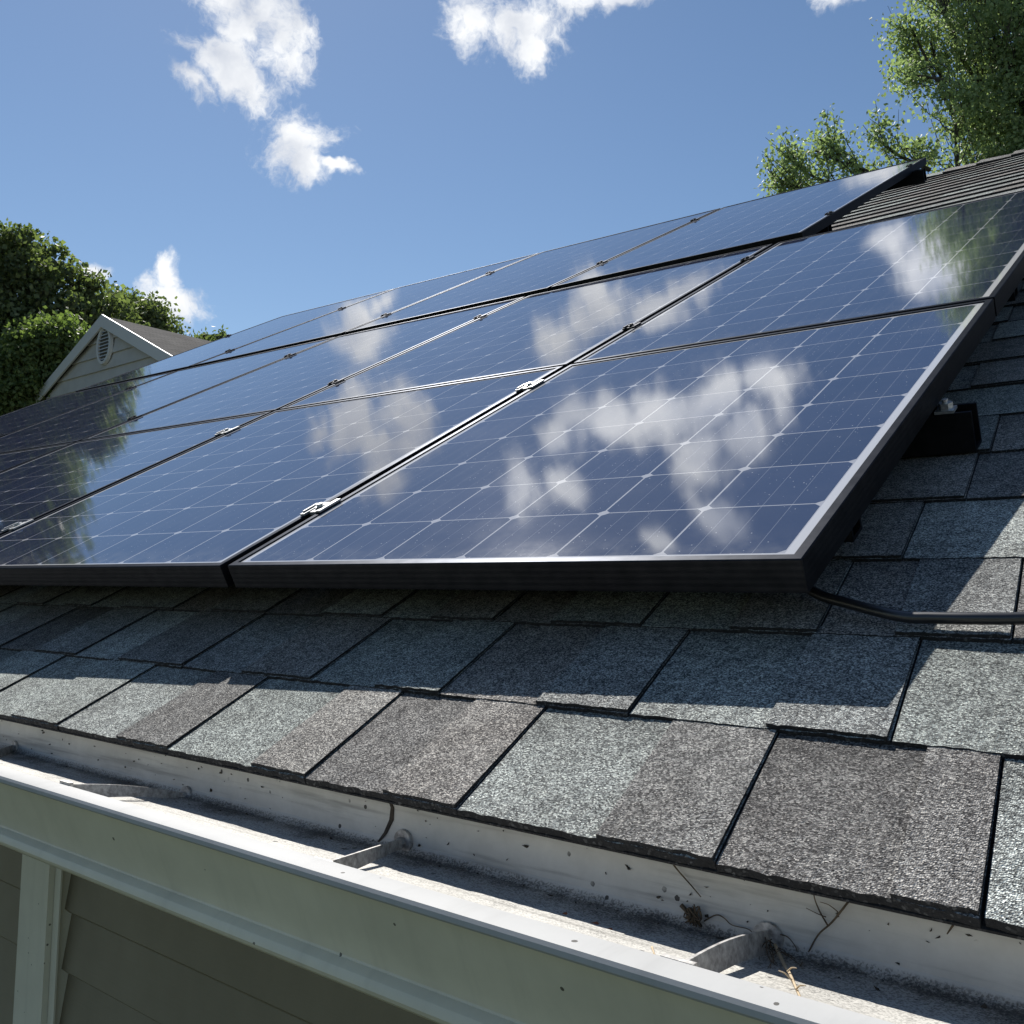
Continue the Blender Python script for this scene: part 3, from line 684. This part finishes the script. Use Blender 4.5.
for (x, y), lab in (((595, 925), 'reddish leaf scrap on the gutter floor left of the brown tuft'), ((565, 915), 'small orange leaf scrap on the gutter floor near the lip'), ((610, 931), 'tiny orange leaf scrap beside the reddish one')):
    p = hf_(x, y); k = .0042 if x == 595 else .0028; m = MB()
    m.add([p + Vector((-k, 0, .001)), p + Vector((0, -k * .6, .0004)), p + Vector((k, 0, .0016)), p + Vector((0, k * .7, .0022)), p + Vector((0, 0, -.0006))], [(0, 1, 3), (1, 2, 3), (0, 4, 1), (1, 4, 2), (2, 4, 3), (3, 4, 0)])
    tag(m.build('leaf_scrap', LEAFB), lab, 'leaf')

# ------------------------------------------------------------------ neighbouring house
gx, gy, gzr = -16.1, 8.10, 4.71 + ZO
nb = empty('neighbour_house', (gx, gy + 5, 0), 'neighbouring house with beige siding gable, oval vent and grey roof', 'house')
sl = .462; hw = 2.36
g = G('beige lap siding'); g.set(Base_Color=g.ramp(g.noise(4, 5), [(.3, (.48, .465, .44)), (.7, (.56, .545, .515))]), Roughness=.65); BEIGE = g.m
g = G('white trim'); g.set(Base_Color=(.66, .66, .65), Roughness=.5); WT = g.m
g = G('old roof shingles'); tc = g.obj()
mpv = g.new('ShaderNodeMapping'); mpv.inputs['Scale'].default_value = (1, 3.2, 7.5); g.link(tc, mpv.inputs['Vector'])
brk = g.new('ShaderNodeTexBrick'); brk.inputs['Scale'].default_value = 3.0; brk.inputs['Color1'].default_value = (.075, .072, .070, 1); brk.inputs['Color2'].default_value = (.105, .10, .096, 1); brk.inputs['Mortar'].default_value = (.05, .05, .05, 1); brk.inputs['Mortar Size'].default_value = .03
rot = g.new('ShaderNodeCombineXYZ'); spx = g.new('ShaderNodeSeparateXYZ'); g.link(tc, spx.inputs[0]); g.link(g.math('MULTIPLY', spx.outputs[1], .8), rot.inputs[0]); g.link(g.math('MULTIPLY', spx.outputs[2], 2.6), rot.inputs[1]); g.link(rot.outputs[0], brk.inputs['Vector'])
g.set(Base_Color=g.mix(1, brk.outputs['Color'], g.ramp(g.noise(3, 5), [(.3, (.8, .8, .8)), (.7, (1.2, 1.2, 1.2))]), 'MULTIPLY'), Roughness=.95, Specular_IOR_Level=.03); NROOF = g.m
m = MB(); lapn = .255; z = gzr - .16
ze = gzr - hw * sl
k = 0
while z > .1:                                # gable siding courses
    zt, zb = z, max(z - lapn, .05)
    wt = min((gzr - .12 - zt) / sl, hw - .22); wb = min((gzr - .12 - zb) / sl, hw - .22)
    if wt < 0: wt = 0.01
    m.add([(gx - wb, gy - .035, zb), (gx + wb, gy - .035, zb), (gx + wt, gy - .002, zt), (gx - wt, gy - .002, zt), (gx - wb, gy + .01, zb), (gx + wb, gy + .01, zb)], [(0, 1, 2, 3), (4, 5, 1, 0)])
    z -= lapn
for s in (-1, 1): m.box((gx + s * (hw - .22) - .02, gy + .01, 0), (gx + s * (hw - .22) + .02, gy + 10, ze + .1))
m.build('siding_wall', BEIGE, nb)
m = MB()
for s in (-1, 1):
    y0, y1 = gy - .09, gy + 10.5; e = hw + .0
    a = [(gx, y0, gzr), (gx + s * e, y0, gzr - e * sl), (gx + s * e, y1, gzr - e * sl), (gx, y1, gzr)]
    b = [(x, y, z - .09) for x, y, z in a]
    m.add(a + b, [(0, 1, 2, 3), (7, 6, 5, 4), (0, 4, 5, 1), (1, 5, 6, 2), (2, 6, 7, 3)])
m.build('roof', NROOF, nb)
m = MB()
for s in (-1, 1):
    y0, y1 = gy - .125, gy - .093; t = .20
    a = [(gx, y0, gzr + .02), (gx + s * (hw + .03), y0, gzr + .02 - (hw + .03) * sl), (gx + s * (hw + .03), y0, gzr + .02 - (hw + .03) * sl - t), (gx, y0, gzr + .02 - t * 1.1)]
    m.add(a + [(x, y1, z) for x, y, z in a], [(0, 1, 2, 3), (7, 6, 5, 4), (0, 4, 5, 1), (1, 5, 6, 2), (2, 6, 7, 3)])
m.build('rake_trim', WT, nb)
m = MB(); vcx, vcz, va_, vb_ = gx + .03, gzr - .51, .19, .285; nn = 28
def ov(a, b, y): return [(vcx + a * math.cos(2 * math.pi * i / nn), y, vcz + b * math.sin(2 * math.pi * i / nn)) for i in range(nn)]
r0, r1, r2, r3 = ov(va_ + .06, vb_ + .06, gy - .03), ov(va_ + .05, vb_ + .05, gy - .085), ov(va_, vb_, gy - .085), ov(va_, vb_, gy - .045)
m.add(r0 + r1 + r2 + r3, [(k * nn + i, k * nn + (i + 1) % nn, (k + 1) * nn + (i + 1) % nn, (k + 1) * nn + i) for k in range(3) for i in range(nn)])
vent = m.build('gable_vent', WT, nb)
g = G('vent dark'); g.set(Base_Color=(.16, .16, .16), Roughness=.9)
m = MB(); m.add(ov(va_, vb_, gy - .046), [tuple(range(nn))]); m.build('vent_screen', g.m, vent)
m = MB()
for i in range(9):
    zz = vcz - vb_ + (i + .7) * 2 * vb_ / 9.5; hwid = va_ * math.sqrt(max(0, 1 - ((zz - vcz) / vb_) ** 2)) * .97
    m.add([(vcx - hwid, gy - .084, zz - .016), (vcx + hwid, gy - .084, zz - .016), (vcx + hwid, gy - .050, zz + .020), (vcx - hwid, gy - .050, zz + .020)], [(0, 1, 2, 3)])
m.build('louvre', WT, vent)

# ------------------------------------------------------------------ trees
def leaf_mat(name, dark, light, trans):
    g = G(name); t = g.tint(); s = g.new('ShaderNodeSeparateColor'); g.link(t, s.inputs[0])
    c = g.ramp(s.outputs[0], [(0, dark), (1, light)])
    g.set(Base_Color=c, Roughness=.62, Specular_IOR_Level=.22)
    tr = g.new('ShaderNodeBsdfTranslucent'); g.link(g.mix(1, c, trans, 'MULTIPLY'), tr.inputs['Color'])
    ad_ = g.new('ShaderNodeAddShader'); g.link(g.b.outputs[0], ad_.inputs[0]); g.link(tr.outputs[0], ad_.inputs[1]); g.link(ad_.outputs[0], g.out.inputs['Surface'])
    return g.m
g = G('bark'); g.set(Base_Color=g.ramp(g.noise(14, 6, .7), [(.3, (.035, .03, .025)), (.7, (.10, .09, .075))]), Roughness=.9); g.bump(g.noise(30, 5), .8, .02); BARK = g.m
nrs = np.random.RandomState(5)
def leaves(centres, sizes, L, Wd, mat, root, droop=.0):
    """many small folded leaves around twig ends"""
    n = len(centres); c = np.asarray(centres)
    d = nrs.normal(size=(n, 3)); d[:, 2] -= droop; d /= np.linalg.norm(d, axis=1)[:, None]
    e = nrs.normal(size=(n, 3)); e[:, 2] *= .6; w = np.cross(d, e); w /= np.linalg.norm(w, axis=1)[:, None]
    nn_ = np.cross(w, d)
    l = (L * sizes)[:, None]; ww = (Wd * sizes)[:, None]
    p0 = c; p1 = c + d * l * .45 + w * ww * .5 + nn_ * l * .10; p2 = c + d * l; p3 = c + d * l * .45 - w * ww * .5 + nn_ * l * .10
    V = np.stack([p0, p1, p2, p3], 1).reshape(-1, 3)
    me = bpy.data.meshes.new('crown'); me.vertices.add(4 * n); me.vertices.foreach_set('co', V.ravel())
    me.loops.add(6 * n); me.polygons.add(2 * n)
    idx = np.arange(n)[:, None] * 4 + np.array([0, 1, 2, 0, 2, 3])[None, :]
    me.loops.foreach_set('vertex_index', idx.ravel().astype(np.int32))
    me.polygons.foreach_set('loop_start', np.arange(0, 6 * n, 3, dtype=np.int32)); me.polygons.foreach_set('loop_total', np.full(2 * n, 3, dtype=np.int32))
    me.update(); me.validate()
    ca = me.color_attributes.new('tint', 'FLOAT_COLOR', 'POINT')
    t = np.repeat(np.clip(nrs.normal(.5, .25, n), 0, 1), 4)
    ca.data.foreach_set('color', np.stack([t, t, t, np.ones_like(t)], 1).astype(np.float32).ravel())
    me.materials.append(mat); o = bpy.data.objects.new('crown', me); C.objects.link(o); o.parent = root; return o
def tree(name, label, base, fork, lobes, ntw, nleaf, spread, L, Wd, mat, r0, group=None, extra=(), gapn=.0):
    """lobes: (centre, radius vector). Limbs run from the trunk to each lobe, twigs from the limb to tips in it."""
    base = Vector(base); root = empty(name, base, label, 'tree', group)
    m = MB(); fork = Vector(fork)
    def wob(a, b, n, amp): return smooth([a] + [a.lerp(b, i / n) + Vector((rnd.gauss(0, amp), rnd.gauss(0, amp), rnd.gauss(0, amp * .5))) for i in range(1, n)] + [b], 3)
    tr = wob(base, fork, 4, r0 * .6); m.tube([p - base for p in tr], [r0 * (1.25 - .5 * i / (len(tr) - 1)) for i in range(len(tr))], 9)
    cen = []; 
    vol = [l[1][0] * l[1][1] * l[1][2] for l in lobes]; tot = sum(v ** .7 for v in vol)
    for (c, rv), vv in zip(lobes, vol):
        c = Vector(c); t0 = rnd.uniform(.55, 1.0); st = tr[int(t0 * (len(tr) - 1))]
        lb = wob(st, c, 4, .22); rr = [r0 * .5 * (1 - .8 * i / (len(lb) - 1)) for i in range(len(lb))]; m.tube([p - base for p in lb], rr, 6)
        k = max(6, int(ntw * vv ** .7 / tot))
        for _ in range(k):
            while True:
                q = Vector((rnd.uniform(-1, 1), rnd.uniform(-1, 1), rnd.uniform(-1, 1)))
                if q.length < 1: break
            if q.length < .45 and rnd.random() < .5: q = q.normalized() * rnd.uniform(.6, 1)
            tip = c + Vector((q.x * rv[0], q.y * rv[1], q.z * rv[2]))
            s = lb[int(rnd.uniform(.55, 1) * (len(lb) - 1))]
            tw = wob(s, tip, 3, .08); m.tube([p - base for p in tw], [r0 * .07 * (1 - .75 * i / (len(tw) - 1)) for i in range(len(tw))], 4, cap=False)
            nl = int(nleaf * rnd.uniform(.5, 1.4)); pr = np.clip(nrs.normal(size=(nl, 3)), -1.5, 1.5) * spread * rnd.uniform(.5, 1.2); pr[:, 2] *= .75
            f = nrs.uniform(.55, 1.0, nl) ** .5
            pts = np.array([tw[int(x * (len(tw) - 1))] for x in f]); cen.append(pts + pr)
    for pts in extra:
        P_ = smooth(pts, 5); m.tube([p - base for p in P_], [r0 * .22 * (1 - .8 * i / (len(P_) - 1)) for i in range(len(P_))], 5)
        for i in range(6, len(P_)):
            for _ in range(2):
                q = P_[i] + Vector((rnd.gauss(0, .2), rnd.gauss(0, .2), rnd.gauss(.1, .2))); tw = wob(P_[max(i - 3, 0)], q, 2, .05)
                m.tube([p - base for p in tw], [r0 * .06 * (1 - .7 * j / (len(tw) - 1)) for j in range(len(tw))], 4, cap=False)
                nl = int(nleaf * .45); cen.append(np.array([tw[int(x * (len(tw) - 1))] for x in nrs.uniform(.3, 1, nl)]) + np.clip(nrs.normal(size=(nl, 3)), -1.5, 1.5) * spread * .55)
    m.build('trunk', BARK, root, smooth=True)
    cc = np.concatenate(cen) - np.array(base); sizes = nrs.uniform(.65, 1.25, len(cc))
    leaves(cc, sizes, L, Wd, mat, root, .25)
    return root
LM1 = leaf_mat('poplar leaves', (.085, .115, .050), (.20, .245, .120), (.98, 1.06, .72))
LM2 = leaf_mat('oak leaves', (.034, .046, .021), (.125, .142, .066), (.9, 1.05, .5))
LM3 = leaf_mat('maple leaves', (.045, .066, .025), (.125, .155, .06), (.9, 1.05, .5))
D = 14.0
lob = []
for x, y, dd, r in ((990, 30, 14, .85), (930, 40, 14, .55), (985, -70, 14.5, 1.5), (925, -55, 14, .6), (1060, 80, 14, 1.4), (1000, 110, 13.6, .7), (955, 105, 13.4, .45), (985, 165, 13.6, .6), (915, 150, 13.2, .32), (1035, 150, 13.6, .7),
                    (1090, -60, 15, 1.9), (1120, 160, 14, 1.8), (1030, -180, 15, 1.9), (950, -170, 15, 1.2), (905, 15, 14, .32), (915, 75, 13.6, .35), (1130, -240, 15.5, 2.0)):
    lob.append((at(x, y, dd), (r, r, r * .8)))
ex = [[at(960, 195, 13.6), at(900, 180, 13.2), at(850, 165, 13), at(815, 150, 13)], [at(900, 190, 13.2), at(845, 185, 13), at(810, 175, 13), at(780, 150, 13)], [at(870, 178, 13.1), at(835, 150, 13.1), at(828, 138, 13.1)], [at(845, 190, 13.1), at(800, 190, 13), at(768, 170, 13)],
      [at(930, 170, 13.3), at(890, 150, 13.2), at(872, 128, 13.2)], [at(820, 195, 13), at(790, 185, 13), at(772, 180, 13)]]
tb = at(1060, 150, 14.5)
tree('poplar_tree', 'tall airy green tree rising behind the ridge at the right', (tb.x, tb.y, 0), (tb.x - .2, tb.y, tb.z + 1.0), lob, 1900, 95, .15, .062, .047, LM1, .15, extra=ex)

# left trees, beyond the neighbouring house
def grp(pts, dep): return [(at(x, y, dep + dd), (r, r, r * .85)) for x, y, dd, r in pts]
lb1 = grp([(12, 238, 0, .50), (46, 246, .4, .45), (28, 268, -.4, .62), (72, 272, .5, .42), (96, 288, .6, .42), (60, 298, -.2, .62), (12, 305, -.6, .75), (112, 304, .8, .36), (86, 316, .2, .5), (38, 332, -.6, .7), (132, 318, 1.0, .34),
           (5, 350, -.5, .85), (66, 345, .2, .6), (100, 335, .9, .55), (20, 395, -.6, .9), (60, 385, 0, .7), (-35, 262, 0, 1.1), (-45, 335, 0, 1.2), (-95, 290, .5, 1.8), (-80, 220, .5, 1.2), (-95, 390, .5, 1.9)], 21)
t1 = at(5, 400, 21.5)
tree('oak_tree', 'large dark green tree left of the neighbouring gable', (t1.x, t1.y, 0), (t1.x, t1.y, t1.z + 1.2), lb1, 1700, 42, .18, .125, .095, LM2, .2)
lb2 = grp([(45, 345, 0, .62), (25, 372, 0, .7), (62, 330, .2, .4), (10, 395, 0, .8), (50, 385, 0, .55)], 18.6)
t2 = at(25, 420, 18.8)
tree('maple_tree', 'lighter green small tree at the left edge in front of the dark one', (t2.x, t2.y, 0), (t2.x, t2.y, t2.z + .4), lb2, 420, 80, .19, .095, .07, LM3, .11)
lb3 = grp([(115, 312, 0, .9), (138, 318, 0, .85), (90, 318, 0, .9), (150, 325, 0, .6), (160, 345, 0, 1.0)], 30)
t3 = at(120, 380, 30)
tree('oak_tree', 'green treetop showing behind the neighbouring gable roof', (t3.x, t3.y, 0), (t3.x, t3.y, t3.z + 1.0), lb3, 420, 60, .28, .13, .10, LM2, .2)
for (x, lab) in ((203, 'tiny dark treetop at the right end of the neighbour roof, leftmost of two'), (218, 'tiny dark treetop just above the panel skyline, rightmost of two')):
    t4 = at(x, 360, 38); lb4 = grp([(x, 337, 0, .30), (x, 346, 0, .5), (x, 356, 0, .8)], 38)
    tree('pine_tree', lab, (t4.x, t4.y, 0), (t4.x, t4.y, t4.z + 1.0), lb4, 50, 50, .2, .2, .1, LM2, .2, 'far treetops')
# trees further left, which the left panels mirror
lb5 = []
tc0 = azdir(80, 12) * 24 + Vector((0, 0, ZO))
for az, el, r in ((74.5, 8, 1.8), (75.5, 14, 1.9), (76.5, 20, 1.7), (80, 23, 2.4), (80, 16, 2.6), (85, 20, 2.6), (85, 10, 2.6), (80, 8, 2.4), (90, 15, 2.6), (78, 25, 1.4)):
    lb5.append((azdir(az, el) * 24 + Vector((0, 0, ZO)), (r, r, r * .85)))
tree('oak_tree', 'very tall tree beyond the left edge, seen mirrored in the left panels', (tc0.x, tc0.y, 0), (tc0.x, tc0.y, tc0.z + 1.5), lb5, 900, 60, .34, .20, .15, LM2, .36)
